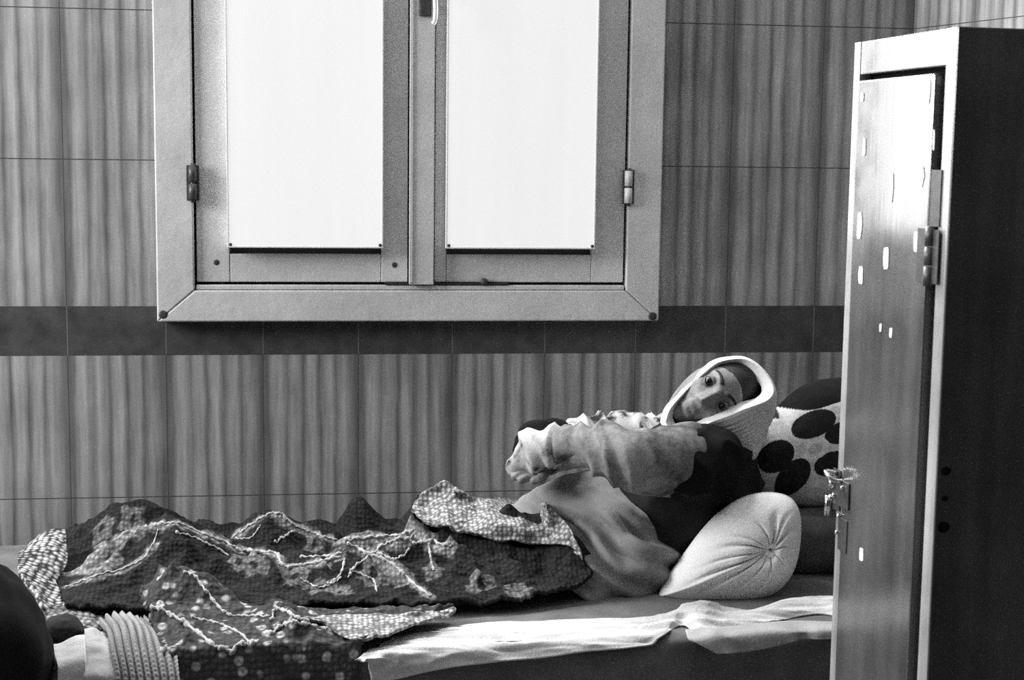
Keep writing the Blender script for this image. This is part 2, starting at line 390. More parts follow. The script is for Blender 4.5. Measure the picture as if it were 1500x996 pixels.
# ------------------------------------------------------------------ locker
Lp, Rp = np.array([1.3050,-1.000]), np.array([1.3345,-1.300])
ZT = 1.6435
def make_locker():
    u = Rp-Lp; wid = np.linalg.norm(u); u = u/wid; n = np.array([u[1],-u[0]])       # n points out of the door side (towards the bed foot)
    if n[0] > 0: n = -n
    T = thing('metal_locker', 'tall worn metal locker with a chipped door standing at the head of the bed', 'locker', (Lp[0],Lp[1],0))
    def W(s, out, z): p = Lp+u*s+n*out; return (p[0],p[1],z)
    def bx(name, s0, s1, o0, o1, za, zb, mat, par=T, bev=.0015):
        v = [W(s0,o0,za),W(s1,o0,za),W(s1,o1,za),W(s0,o1,za),W(s0,o0,zb),W(s1,o0,zb),W(s1,o1,zb),W(s0,o1,zb)]
        m = mesh(name, v, BOXF, mat, par, smooth=False)
        bm = bmesh.new(); bm.from_mesh(m.data); bmesh.ops.recalc_face_normals(bm, faces=bm.faces); bm.to_mesh(m.data); bm.free()
        return bevel(m, bev) if bev else m
    D = .46                                               # depth of the carcass
    ZB = .10
    bx('carcass', .004, wid-.004, -D, -.020, ZB, ZT-.004, M_BLACK, bev=0)
    bx('side_panel', wid-.0035, wid, -D, .0012, ZB, ZT+.0008, M_LOCKER_SIDE)
    bx('side_panel', 0, .0035, -D, -.001, ZB, ZT, M_LOCKER_SIDE)
    bx('top_panel', .0036, wid-.0036, -D, -.001, ZT-.004, ZT, M_LOCKER_SIDE)
    # face frame: stiles and top rail
    sl, sr = .020, wid-.030
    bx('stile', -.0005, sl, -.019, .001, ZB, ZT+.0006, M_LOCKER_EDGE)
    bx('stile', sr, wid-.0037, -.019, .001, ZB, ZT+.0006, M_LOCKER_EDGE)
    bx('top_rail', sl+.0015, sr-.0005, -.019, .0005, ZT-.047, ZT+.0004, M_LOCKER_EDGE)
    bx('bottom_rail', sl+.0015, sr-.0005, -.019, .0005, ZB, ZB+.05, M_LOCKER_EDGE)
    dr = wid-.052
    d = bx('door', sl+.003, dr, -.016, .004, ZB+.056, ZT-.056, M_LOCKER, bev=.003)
    # two barrel hinges in the wide gap
    for hz in (1.345, .45):
        h = thing('hinge', None, None, W((dr+sr)/2,.004,hz)); h.parent = T; h.location = Vector(h.location)-Vector(T.location)
        c = (dr+sr)/2
        for a, b in ((-.040,-.014),(-.012,.012),(.014,.040)):
            mesh('knuckle', *tube_geo([W(c,.004,hz+a),W(c,.004,hz+b)], .0085, 12), M_IRON, h)
        bx('leaf', dr-.024, sr+.012, .0042, .0058, hz-.036, hz+.036, M_IRON, h, 0)
        bx('gap_cover', dr+.001, sr+.006, .001, .003, hz+.04, hz+.115, M_IRON, h, 0)
    # hasp with a staple on the latch side
    hs = .012; hz = .977
    h = thing('hasp', None, None, W(hs,.005,hz)); h.parent = T; h.location = Vector(h.location)-Vector(T.location)
    bx('strap', -.004, .052, .0045, .0075, hz-.030, hz+.012, M_IRON, h)
    bx('plate', -.010, .016, .0025, .0040, hz-.040, hz+.024, M_IRON, h)
    mesh('staple', *tube_geo(catmull([W(.004,.004,hz+.018),W(.004,.022,hz+.022),W(.016,.026,hz+.020),W(.026,.020,hz+.012),W(.026,.004,hz+.010)],20), .0035, 8), M_CHROME, h)
    for s_, z_, r in ((.000,hz+.002,.0075),(-.004,hz-.022,.0055),(.006,hz-.016,.004),(.034,hz+.002,.004)):
        mesh('rivet', *ball_geo(W(s_,.0085,z_),r,12,8), M_CHROME, h)
    mesh('bolt', *tube_geo([W(-.012,.010,hz-.052),W(-.012,.010,hz-.020)], .0045, 10), M_CHROME, h)
    # keyhole plate below with two bright rivets
    k = bx('keyhole_plate', .018, .048, .0040, .0058, .880, .930, M_IRON)
    for s_, z_ in ((.020,.932),(.016,.905)):
        mesh('rivet', *ball_geo(W(s_,.006,z_),.004,10,6), M_CHROME, T)
    # paper scraps and tape left on the door
    rnd = random.Random(5)
    def scrap(s, z, ws, hs_, name='paper_scrap'):
        pts = []
        for a in range(10):
            t = 2*math.pi*a/10; c, s_ = math.cos(t), math.sin(t)
            ex = abs(c)**.5*math.copysign(1,c); ez = abs(s_)**.5*math.copysign(1,s_)
            j = rnd.uniform(.78,1.1); pts.append((s+ex*ws/2*j, z+ez*hs_/2*rnd.uniform(.85,1.05)))
        v = [W(a,.0043,b) for a,b in pts]+[W(a,.0049,b) for a,b in pts]; q = len(pts)
        f = [tuple(range(q))[::-1], tuple(range(q,2*q))]+[(i,(i+1)%q,q+(i+1)%q,q+i) for i in range(q)]
        mesh(name, v, f, M_SCRAP, T, smooth=False)
    def at(px, py):                                       # where a mark seen on the door sits on it
        v = _w(_R.T @ np.array([(px-CX)/F_PX,(py-CY)/F_PX,1.0])); n3 = np.array([n[0],n[1],0]); o3 = np.array([Lp[0],Lp[1],0])
        p = CAM+v*np.dot(o3+n3*.0045-CAM,n3)/np.dot(v,n3); return float(np.dot(p[:2]-Lp,u)), float(p[2])
    for px, py, ws, hh in ((1357,136,.022,.034),(1263,142,.010,.014),(1266,215,.009,.030),(1306,275,.010,.042),(1348,258,.022,.030),(1259,330,.016,.040),
                           (1298,378,.018,.032),(1342,354,.014,.028),(1261,403,.016,.026),(1290,480,.007,.013),(1305,487,.010,.015),(1262,812,.014,.022),(1368,205,.004,.030)):
        scrap(*at(px,py), ws, hh, 'paper_scrap')
    # plain feet under the carcass
    for a in (.02, wid-.05):
        for o_ in (-.05, -D+.03):
            bx('foot', a, a+.03, o_-.02, o_+.01, 0, ZB, M_LOCKER_EDGE)
    # rust spots on the side
    for px, py, r in ((1385,690,.008),(1381,772,.010),(1384,730,.005)):
        v = _w(_R.T @ np.array([(px-CX)/F_PX,(py-CY)/F_PX,1.0])); p2 = np.array([Rp[0],Rp[1],0]); u3 = np.array([u[0],u[1],0])
        q = CAM+v*np.dot(p2-CAM,u3)/np.dot(v,u3)
        mesh('rust_spot', *ball_geo(q,(r,.0012,r*.8),10,6), M_BLACK, T)
make_locker()

# ------------------------------------------------------------------ bed and mattress
MZ = .684
def near_edge(x): return .925-.069*(x+.3)                # near edge of the mattress, a little askew to the wall
M_MATT = cloth('mattress_ticking', .16, .3)
M_BED = plain('bed_iron', .05, .5)
def make_bed():
    x0, x1 = -.42, 1.53
    T = thing('iron_bed', 'low iron bed frame along the tiled wall under the dark mattress', 'bed', ((x0+x1)/2,-.45,0))
    ya, yb = -near_edge(x0)+.015, -near_edge(x1)+.015
    box('side_rail', (x0,-.130,.50), (x1,-.095,.548), M_BED, T, .004)
    v = [(x0,ya,.50),(x1,yb,.50),(x1,yb+.035,.50),(x0,ya+.035,.50),(x0,ya,.548),(x1,yb,.548),(x1,yb+.035,.548),(x0,ya+.035,.548)]
    bevel(mesh('side_rail', v, BOXF, M_BED, T, smooth=False), .004)
    for i in range(9):
        x = x0+.12+i*.21; box('slat', (x,-.132,.525), (x+.06,-near_edge(x)+.055,.5475), M_BED, T)
    for x in (x0, x1):
        for y in (-.112, -near_edge(x)+.035):
            mesh('leg', *tube_geo([(x,y,0),(x,y,.5)], .019, 14), M_BED, T)
    return T
make_bed()
def make_mattress():
    x0, x1 = -.45, 1.55; nx, nr = 90, 64
    V = []
    for i in range(nx):
        t = i/(nx-1); x = x0+(x1-x0)*t
        c = -(near_edge(x)+.09)/2; h = (near_edge(x)-.09)/2; zc = (.550+MZ)/2; hz = (MZ-.550)/2
        endr = min(1.0, (min(t,1-t)*nx/4.0+.12)); 
        for j in range(nr):
            a = 2*math.pi*j/nr; ca_, sa_ = math.cos(a), math.sin(a)
            y = c+h*(1-.02*(1-endr))*math.copysign(abs(ca_)**.16, ca_); z = zc+hz*(.55+.45*endr**.4)*math.copysign(abs(sa_)**.22, sa_)
            z += .004*math.sin(x*23+1)*(sa_>0)*abs(ca_) ; y += .005*math.sin(x*17)*(abs(ca_)>.8)
            V.append((x,y,z))
    f = grid_faces(nx, nr, wrap_m=True)+[tuple(range(nr))[::-1], tuple((nx-1)*nr+j for j in range(nr))]
    o = mesh('mattress', V, f, M_MATT)
    return tag(o, 'dark mattress on the iron bed, bare along its front edge below the white sheet', 'mattress')
make_mattress()

# ------------------------------------------------------------------ draped cloth helpers
def loft(name, rows, n, m, mat, thick=.004, parent=None, wrinkle=None, origin=None, key=None):
    """a sheet of cloth through rows of points; wrinkle(u, v, p) moves each point along its normal"""
    R1 = [catmull(r, n) for r in rows]
    G = np.stack([catmull([r[i] for r in R1], m) for i in range(n)])        # n x m x 3
    du = np.gradient(G, axis=0); dv = np.gradient(G, axis=1); N = np.cross(du, dv); N /= np.linalg.norm(N,axis=2,keepdims=True)+1e-9
    if (N*(CAM-G)).sum() < 0: N = -N
    if wrinkle is not None:
        for i in range(n):
            for j in range(m): G[i,j] += N[i,j]*wrinkle(i/(n-1), j/(m-1), G[i,j])
    V = np.concatenate([G.reshape(-1,3), (G-N*thick).reshape(-1,3)]); q = n*m
    f = grid_faces(n, m); F2 = [tuple(k+q for k in r[::-1]) for r in f]
    rim = [(i*m, (i+1)*m) for i in range(n-1)]+[((n-1)*m+j, (n-1)*m+j+1) for j in range(m-1)]+[((i+1)*m+m-1, i*m+m-1) for i in range(n-1)][::-1]+[(j+1, j) for j in range(m-1)][::-1]
    o = mesh(name, V, f+F2+[(a, a+q, b+q, b) for a,b in rim], mat, parent, origin=origin)
    bm = bmesh.new(); bm.from_mesh(o.data); bmesh.ops.recalc_face_normals(bm, faces=bm.faces); bm.to_mesh(o.data); bm.free()
    return o
def PZ(px, py, z):
    """point at height z that is seen at (px, py)"""
    v = _w(_R.T @ np.array([(px-CX)/F_PX, (py-CY)/F_PX, 1.0])); return CAM+v*((z-CAM[2])/v[2])
def PP(rows): return [[P(*p) for p in r] for r in rows]

def seg_dist(X, Y, pts):
    """distance in plan from every grid point to a polyline, the value of z on it and the signed front side"""
    best = np.full(X.shape, 1e9); zz = np.zeros(X.shape); side = np.zeros(X.shape)
    for a, b in zip(pts[:-1], pts[1:]):
        dx, dy = b[0]-a[0], b[1]-a[1]; L = dx*dx+dy*dy+1e-12
        t = np.clip(((X-a[0])*dx+(Y-a[1])*dy)/L, 0, 1)
        qx, qy = a[0]+t*dx, a[1]+t*dy; d = np.hypot(X-qx, Y-qy); m = d < best
        best[m] = d[m]; zz[m] = (a[2]+t*(b[2]-a[2]))[m]; side[m] = (qy-Y)[m]
    return best, zz, side
class Drape:
    """a blanket lying on the mattress: the height over the bed plane is the soft maximum of its ridges"""
    def __init__(s, x0, x1, d0, d1, step, base):
        s.xs = np.arange(x0, x1, step); s.ys = np.arange(-d1, -d0, step); s.X, s.Y = np.meshgrid(s.xs, s.ys, indexing='ij'); s.base = base
        s.Z = np.full(s.X.shape, base, float)
    def ridge(s, pts, wf, wb, p=1.6, k=.006):
        pts = [P(*q) if not isinstance(q, np.ndarray) else q for q in pts]; pts = catmull(pts, 8*len(pts))
        d, z, sd = seg_dist(s.X, s.Y, pts); w = np.where(sd > 0, wf, wb)
        h = s.base+(z-s.base)*np.exp(-(d/w)**p)
        s.Z = k*np.logaddexp(s.Z/k, h/k)-k*math.log(2)*np.exp(-np.abs(s.Z-h)/k)*0
    def groove(s, pts, depth, wd):
        pts = [P(*q) for q in pts]; pts = catmull(pts, 8*len(pts)); d, z, sd = seg_dist(s.X, s.Y, pts); s.Z -= depth*np.exp(-(d/wd)**2)
    def wrinkle(s, amp, sx, sy, seed=0, rot=0):
        c, t = math.cos(rot), math.sin(rot)
        for i in range(s.X.shape[0]):
            for j in range(s.X.shape[1]):
                x, y = s.X[i,j], s.Y[i,j]; a, b = x*c+y*t, -x*t+y*c
                v = mnoise.noise(Vector((a*sx+seed, b*sy, seed))); s.Z[i,j] += amp*(1-2*abs(v))*min(1.0, max(.15,(s.Z[i,j]-s.base)/.03))
    def at(s, x, y):
        i = np.clip((x-s.xs[0])/(s.xs[1]-s.xs[0]), 0, len(s.xs)-1.001); j = np.clip((y-s.ys[0])/(s.ys[1]-s.ys[0]), 0, len(s.ys)-1.001)
        a, b = int(i), int(j); u, v = i-a, j-b; Z = s.Z
        return Z[a,b]*(1-u)*(1-v)+Z[a+1,b]*u*(1-v)+Z[a,b+1]*(1-u)*v+Z[a+1,b+1]*u*v
    def hit(s, px, py, lift=.002):
        """where something seen at (px, py) lies on the blanket"""
        v = _w(_R.T @ np.array([(px-CX)/F_PX,(py-CY)/F_PX,1.0])); last = None
        for d in np.arange(1.0, .02, -.004):
            p = CAM+v*((-d-CAM[1])/v[1])
            if s.xs[0] <= p[0] <= s.xs[-1] and s.ys[0] <= p[1] <= s.ys[-1] and p[2] <= s.at(p[0],p[1]): 
                return np.array([p[0],p[1],s.at(p[0],p[1])+lift])
        return None
    def build(s, name, mat, keep, thick=.006, parent=None, origin=None):
        n, m = s.X.shape; ok = keep(s.X, s.Y); idx = -np.ones((n,m),int); used = np.zeros((n,m),bool); q = []
        for i in range(n-1):
            for j in range(m-1):
                if ok[i,j] and ok[i+1,j] and ok[i,j+1] and ok[i+1,j+1]: q.append((i,j)); used[i:i+2,j:j+2] = True
        idx[used] = np.arange(used.sum()); G = np.stack([s.X[used], s.Y[used], s.Z[used]],1)
        f = [(idx[i,j],idx[i+1,j],idx[i+1,j+1],idx[i,j+1]) for i,j in q]
        o = mesh(name, G, f, mat, parent, origin=origin)
        md = o.modifiers.new('thickness','SOLIDIFY'); md.thickness = thick; md.offset = -1
        return o
def inside(poly):
    """test for the plan outline of a cloth"""
    poly = np.asarray([(p[0],p[1]) for p in poly])
    def f(X, Y):
        r = np.zeros(X.shape,bool); n = len(poly)
        for i in range(n):
            (x1,y1),(x2,y2) = poly[i],poly[(i+1)%n]
            c = ((y1>Y)!=(y2>Y))&(X < (x2-x1)*(Y-y1)/(y2-y1+1e-12)+x1); r ^= c
        return r
    return f

# ------------------------------------------------------------------ white sheet along the front edge of the mattress
M_SHEET = cloth('white_sheet', .68, .08)
def sheet_w(u, v, p):
    a = fbm((p[0]*5+p[1]*14, p[1]*30, p[2]*22), 1.0, 3, 3.1)
    return .010*(1-2*abs(a))*(.35+.65*math.sin(math.pi*min(max(v,.02),.98)))-.006
top = [(522,962),(560,938),(605,924),(680,911),(760,905),(850,903),(940,900),(985,893),(1000,881),(1040,877),(1062,886),(1097,892),(1150,876),(1200,868),(1240,874)]
frt = [(545,1004),(590,994),(640,982),(700,972),(780,963),(860,953),(930,946),(968,930),(998,914),(1018,928),(1065,921),(1120,910),(1165,901),(1205,897),(1240,903)]
rows = [[], [], [], []]
for (a,b),(c,e) in zip(top, frt):
    z0 = MZ+.006+(.018 if 990 < a < 1045 else .012 if a > 1140 else 0)
    q0 = PZ(a, b, z0); q3 = PZ(c, e, MZ+.006); ne = near_edge(q3[0])+.012
    if -q3[1] > ne: q3 = P(c, e, ne+.004)
    rows[0].append(q0); rows[3].append(q3)
    rows[1].append(q0*.66+q3*.34+np.array([0,0,.006 if q3[2] > MZ else .3*(q0[2]-q3[2])])); m2 = q0*.25+q3*.75
    rows[2].append(m2+np.array([0,-.0 if q3[2] > MZ else -.015,.004 if q3[2] > MZ else .65*(q0[2]-q3[2])]))
o = loft('bed_sheet', rows, 220, 40, M_SHEET, .0025, wrinkle=sheet_w)
tag(o, 'crumpled white sheet spread along the front edge of the mattress', 'sheet')
M_UNDER = cloth('under_cloth', .42, .25)
rows = PP([
 [(1004,922,.83),(1060,918,.825),(1110,913,.82),(1160,909,.81),(1240,911,.80)],
 [(1012,936,.868),(1060,932,.862),(1110,928,.855),(1160,923,.848),(1240,924,.838)],
 [(1050,958,.872),(1090,956,.866),(1130,948,.858),(1170,938,.85),(1240,934,.842)]])
o = loft('bed_sheet', rows, 90, 24, M_UNDER, .003, wrinkle=lambda u,v,p: .006*math.sin(60*p[0]+30*p[2]+4*fbm(p,9,2))*v)
tag(o, 'greyish cloth tucked over the mattress side below the white sheet, next to the locker', 'sheet')

# ------------------------------------------------------------------ dark crocheted blanket over the legs
M_CROCHET = knit('dark_crochet', .042, .006, .0085, 1.0, .004, .55, attr='pattern')
M_CROCHET_LIGHT = knit('light_crochet', .62, .02, .0085, 1.0, .005, .75)
M_YARN = cloth('pale_yarn', .46, .2, bump=.001)
BL = Drape(-.06, 1.12, .02, .80, .0036, MZ+.002)
for pts, wf, wb, p in (
  ([(92,868,.50),(160,822,.48),(240,768,.45),(300,786,.45),(350,810,.46),(430,824,.47),(500,828,.47),(600,812,.47),(700,800,.47),(800,806,.47),(852,832,.48)], .125, .10, 2.4),
  ([(325,800,.31),(360,772,.31),(400,752,.31),(440,771,.31),(500,796,.33)], .06, .06, 1.8),
  ([(60,812,.22),(120,780,.21),(150,757,.21),(190,742,.21),(230,752,.21),(290,782,.23),(345,800,.25)], .08, .07, 1.9),
  ([(498,785,.22),(512,746,.21),(530,740,.21),(556,764,.21),(590,784,.22)], .05, .035, 2.6),
  ([(345,806,.43),(385,808,.44),(405,812,.45),(418,830,.47),(455,828,.47),(500,815,.47)], .022, .02, 1.5),
  ([(500,800,.47),(520,790,.46),(560,788,.45),(600,782,.45),(625,778,.46)], .035, .03, 1.6),
  ([(548,812,.52),(575,828,.55),(600,850,.58),(632,876,.61)], .022, .022, 1.5),
  ([(545,808,.51),(520,830,.54),(500,850,.57)], .02, .02, 1.5),
  ([(550,806,.50),(590,795,.50),(625,802,.51),(660,806,.52)], .024, .024, 1.5),
  ([(622,790,.49),(632,815,.53),(634,838,.55)], .018, .018, 1.5),
  ([(602,756,.42),(618,738,.41),(645,724,.41),(664,726,.42),(668,738,.43)], .04, .03, 2.0),
  ([(600,752,.43),(608,768,.46),(640,786,.49),(700,798,.51),(760,812,.53),(845,828,.53)], .03, .03, 1.7),
  ([(668,745,.42),(700,736,.43),(740,733,.45),(775,744,.47),(812,768,.51),(842,800,.56),(858,836,.60)], .05, .05, 1.7),
  ([(690,768,.42),(725,775,.44),(760,790,.46)], .02, .02, 1.6),
  ([(88,905,.62),(180,893,.60),(300,880,.60),(420,890,.60),(520,892,.62),(640,896,.65),(760,888,.66),(850,872,.64),(880,862,.60)], .03, .06, 1.8),
): BL.ridge(pts, wf, wb, p)
BL.groove([(672,748,.40),(690,762,.41),(740,790,.44),(800,790,.46)], .030, .022)
BL.groove([(510,775,.40),(560,765,.36),(600,770,.36)], .03, .03)
for q in (([(250,800,.52),(300,822,.53),(345,850,.56)],.02,.015), ([(370,835,.50),(395,855,.53),(410,880,.57)],.02,.015), ([(440,842,.49),(470,862,.52),(480,885,.56)],.02,.015),
          ([(520,850,.52),(560,875,.57)],.016,.014), ([(660,812,.52),(690,835,.55),(700,870,.60)],.02,.016), ([(740,822,.55),(770,850,.59)],.018,.016), ([(205,812,.48),(180,835,.51),(150,865,.55)],.022,.018),
          ([(130,835,.47),(165,812,.46),(215,790,.45)],.02,.015), ([(560,772,.40),(590,772,.41),(612,766,.41)],.02,.018), ([(420,800,.36),(440,790,.35),(470,800,.37)],.018,.016), ([(290,800,.40),(330,812,.42)],.016,.014)):
    P3 = [P(*t) for t in q[0]]
    for t in P3: t[2] = max(t[2], BL.at(t[0],t[1])+.016)
    BL.ridge([np.array(t) for t in P3], q[1], q[2], 1.5)
BL.wrinkle(.013, 13, 22, 4.0, .5); BL.wrinkle(.006, 34, 44, 9.0, -.3)
out = [P(*q) for q in ((84,862,.52),(70,815,.20),(110,790,.11),(350,780,.11),(620,775,.11),(690,750,.30),(760,738,.36),(815,768,.43),(848,806,.49),(862,842,.53),(868,876,.62),(760,900,.68),(650,905,.69),(520,908,.68),(380,905,.68),(200,905,.68),(95,905,.66))]
BT = thing('crochet_blanket', 'dark crocheted blanket with pale edging bunched over the legs of the lying person', 'blanket', (.5,-.4,MZ))
def worked(D, base, bands, leaves):
    W = np.full(D.X.shape, base)
    for x, y, r_ in leaves:
        h = D.hit(x, y)
        if h is None: continue
        dx, dy = D.X-h[0], D.Y-h[1]; rr = np.hypot(dx, dy*.8); th = np.arctan2(dy, dx)
        m = rr < r_*(.55+.45*np.abs(np.cos(2.5*th+x))); W[m] = .20
        W[(rr < r_*.22)] = base
    for pts, wd in bands:
        H = [D.hit(a,b) for a,b in catmull(np.array(pts,float), 10*len(pts))]; H = [h for h in H if h is not None]
        if len(H) < 3: continue
        d, z, sd = seg_dist(D.X, D.Y, H); W = np.where(d < wd, np.maximum(W, .42*np.clip(1.6*(1-d/wd),0,1)), W)
    return W
BODY = BL.build('blanket_body', M_CROCHET, inside(out), .007, BT)
BW = worked(BL, .034, [([(236,768),(262,768),(300,784),(345,803)],.010), ([(95,862),(140,846),(190,832),(230,800)],.007), ([(342,789),(368,770),(398,753),(436,774),(500,795)],.009), ([(345,807),(405,812),(414,830),(440,830),(500,817)],.012),
   ([(505,795),(545,790),(605,783)],.012), ([(508,800),(545,815),(600,852),(632,876)],.010), ([(545,812),(575,795),(605,790),(662,806)],.012), ([(150,800),(130,822),(100,840)],.014), ([(115,838),(145,832),(175,820)],.010), ([(170,790),(205,775),(235,766)],.012)],
   [(432,845,.030),(470,862,.032),(497,868,.028),(372,828,.030),(350,822,.022),(548,845,.034),(590,850,.022),(634,835,.020),(140,820,.026),(175,800,.022),(195,765,.03),(150,775,.025),(460,800,.022),(705,860,.03),(760,865,.03)])
used = np.zeros(BL.X.shape,bool); ok_ = inside(out)(BL.X,BL.Y); c4 = ok_[:-1,:-1]&ok_[1:,:-1]&ok_[:-1,1:]&ok_[1:,1:]
for a in (0,1):
    for b in (0,1): used[a:used.shape[0]-1+a, b:used.shape[1]-1+b] |= c4
set_attr(BODY, BW[used])
def on_blanket(D, px_pts, r, n=None, wob=.0015, lift=.001):
    pts = catmull(np.array(px_pts,float), n or 14*len(px_pts)); hits = [D.hit(a,b,lift) for a,b in pts]; hits = [h for h in hits if h is not None]
    if len(hits) < 4: return None
    keep = [hits[0]]
    for h in hits[1:]:
        if np.linalg.norm(h-keep[-1]) < .07: keep.append(h)
    H = np.array(keep); k = np.array([.25,.5,.25])
    for _ in range(2): H[1:-1] = .25*H[:-2]+.5*H[1:-1]+.25*H[2:]
    s = np.arange(len(H)); rad = r*(1+.35*np.sin(s*2.1))+0*s
    H[:,2] += wob*np.sin(s*1.3)*.6; rad = rad*.45*(1+.5*np.sin(s*.73+1))+.0004
    return tube_geo(H, list(rad), 7)
for pts, r in (
  ([(236,768),(262,768),(300,784),(345,803)], .0035), ([(258,782),(290,791),(335,815)], .0030), ([(95,862),(140,846),(190,832),(215,815),(232,780)], .0022),
  ([(342,789),(368,770),(398,753),(420,762),(436,774)], .0035), ([(436,774),(470,786),(500,795)], .0025), ([(345,790),(368,789),(382,772)], .0022),
  ([(345,807),(380,810),(405,812),(414,830),(440,830),(500,817)], .0055), ([(402,800),(430,780)], .004), ([(440,818),(500,814)], .0035),
  ([(505,795),(545,790),(590,784),(605,783)], .0045), ([(508,800),(545,815),(575,830),(600,852),(632,876)], .0050), ([(545,815),(520,832),(510,848)], .004),
  ([(545,812),(575,795),(605,790)], .0045), ([(605,800),(630,795),(662,806)], .0048), ([(628,800),(632,825),(636,838)], .0035), ([(500,850),(470,862),(440,850)], .003),
  ([(480,858),(498,845),(505,820)], .0035), ([(600,812),(575,822),(552,812)], .004), ([(512,838),(545,850),(552,868)], .003),
):
    g = on_blanket(BL, pts, r)
    if g: mesh('pale_edging', *g, M_YARN, BT)
# the folded-back hem at the waist, lighter side up
rows = [[(604,752),(618,736),(645,724),(662,727),(668,740)], [(604,770),(622,758),(645,748),(662,752),(672,765)], [(612,776),(640,788),(668,795),(690,797),(702,800)]]
def fold(rows, n, m, lift, wr):
    R = [[BL.hit(a,b,lift) for a,b in catmull(np.array(r,float),12)] for r in rows]
    R = [[p for p in r if p is not None] for r in R]
    return loft('folded_hem', R, n, m, M_CROCHET_LIGHT, .006, BT, wr)
fold([[(603,760),(618,738),(645,724),(664,728),(668,738)], [(606,768),(628,756),(650,745),(668,748),(690,752)], [(612,774),(640,785),(668,792),(690,796),(712,800)]], 60, 34, .018, lambda u,v,p: .004*fbm(p,45,2))
fold([[(690,744),(720,736),(752,738),(785,750),(815,770),(838,796),(850,822)], [(690,760),(722,764),(750,780),(785,790),(815,798),(838,810),(851,828)], [(676,796),(710,802),(750,811),(790,814),(820,815),(840,822),(853,836)]], 90, 44, .020, lambda u,v,p: .006*fbm(p,30,2))
o = fold([[(812,790),(836,800),(850,822)],[(822,806),(840,814),(853,834)]], 12, 8, .012, None); 

# ------------------------------------------------------------------ patterned blanket pushed to the front edge at the foot end
M_PATTERN = knit('patterned_blanket', .085, .012, .010, 1.0, .004, .45, patches=.45, patch_scale=38)
PB = Drape(.0, .92, .54, .985, .0036, MZ+.003)
for pts, wf, wb, p in (
  ([(214,872,.62),(232,850,.62),(262,841,.62),(285,843,.63),(312,868,.66),(345,902,.69)], .05, .05, 2.0),
  ([(218,892,.72),(240,896,.73),(285,922,.77),(325,952,.80),(355,957,.81),(385,938,.79),(402,915,.76)], .035, .035, 1.7),
  ([(275,905,.72),(315,912,.73),(355,927,.75),(375,945,.77)], .025, .025, 1.7),
  ([(396,908,.75),(404,893,.74),(430,900,.75),(470,912,.765),(520,908,.76),(590,904,.755),(665,896,.74)], .035, .04, 1.8),
  ([(400,918,.80),(450,915,.80),(500,920,.80),(560,916,.79)], .06, .03, 1.8),
  ([(330,903,.70),(390,904,.71),(400,905,.72)], .02, .02, 1.8),
): PB.ridge(pts, wf, wb, p)
for q, wf, wb in (([(235,870,.60),(255,890,.63)],.016,.014), ([(250,930,.80),(275,955,.86)],.018,.016), ([(430,930,.80),(445,950,.84)],.016,.016), ([(300,890,.68),(320,885,.67),(340,895,.68)],.016,.014), ([(410,912,.76),(425,925,.79),(430,945,.84)],.016,.014)):
    P3 = [P(*t) for t in q]
    for t in P3: t[2] = max(t[2], PB.at(t[0],t[1])+.014)
    PB.ridge([np.array(t) for t in P3], wf, wb, 1.5)
PB.wrinkle(.013, 14, 24, 2.0, .6); PB.wrinkle(.006, 38, 44, 6.0)
PB.Z -= 5.5*np.clip(-PB.Y-(.925-.069*(PB.X+.3))-.004, 0, None)
out = [P(*q) for q in ((205,905,.62),(225,850,.58),(300,850,.57),(350,890,.60),(400,890,.66),(440,895,.69),(520,900,.70),(600,900,.70),(668,894,.71),(640,908,.76),(580,922,.80),(545,945,.86),(500,985,.905),(470,1000,.94),(380,1000,.965),(240,1000,.97),(225,950,.80))]
PT = thing('patterned_blanket', 'blanket with pale flower rings crumpled at the front edge of the bed below the legs', 'blanket', (.4,-.75,MZ))
PB.build('blanket_body', M_PATTERN, inside(out), .006, PT)
for pts, r in (
  ([(222,893),(240,897),(285,924),(322,953),(350,957),(378,940)], .0065), ([(270,842),(284,845),(300,866),(322,892),(335,902)], .004), ([(335,903),(395,904)], .0035),
  ([(280,906),(315,913),(350,928),(368,945)], .0035), ([(398,910),(404,895),(418,897),(440,908),(475,914)], .0045), ([(396,930),(420,916),(445,916),(480,923)], .0055),
):
    g = on_blanket(PB, pts, r)
    if g: mesh('pale_edging', *g, M_YARN, PT)
R = [[PB.hit(a,b,.005) for a,b in catmull(np.array(r,float),12)] for r in (
  [(440,910),(480,906),(520,904),(570,905),(620,902),(664,896)], [(470,920),(500,918),(530,918),(575,914),(620,908),(668,899)], [(502,938),(525,946),(548,943),(585,925),(625,914),(660,904)])]
R = [[p for p in r if p is not None] for r in R]
loft('crochet_border', R, 90, 26, M_CROCHET_LIGHT, .005, PT, lambda u,v,p: .003*fbm(p,40,2))

# ------------------------------------------------------------------ knitted pieces and folded cloth at the foot end
M_NET = knit('white_net_knit', .66, .01, .0115, .8, .006, .95)
rows = PP([[(38,800,.36),(60,782,.34),(80,775,.33),(96,776,.33)], [(26,818,.48),(50,812,.46),(75,812,.45),(98,822,.45)], [(32,838,.56),(52,842,.54),(70,848,.53),(84,852,.52)],
           [(52,862,.62),(66,866,.60),(78,868,.585),(92,872,.58)], [(62,884,.655),(78,882,.63),(94,880,.62),(110,878,.61)], [(68,900,.66),(84,894,.65),(98,890,.64),(110,886,.63)]])
o = loft('knitted_shawl', rows, 44, 80, M_NET, .008, wrinkle=lambda u,v,p: .006*fbm(p,14,2)); tag(o, 'white openwork knitted shawl heaped at the foot end near the left edge', 'shawl')
M_LACE = knit('speckled_knit', .40, .01, .011, 1.0, .006, .8, patches=.3, patch_scale=30)
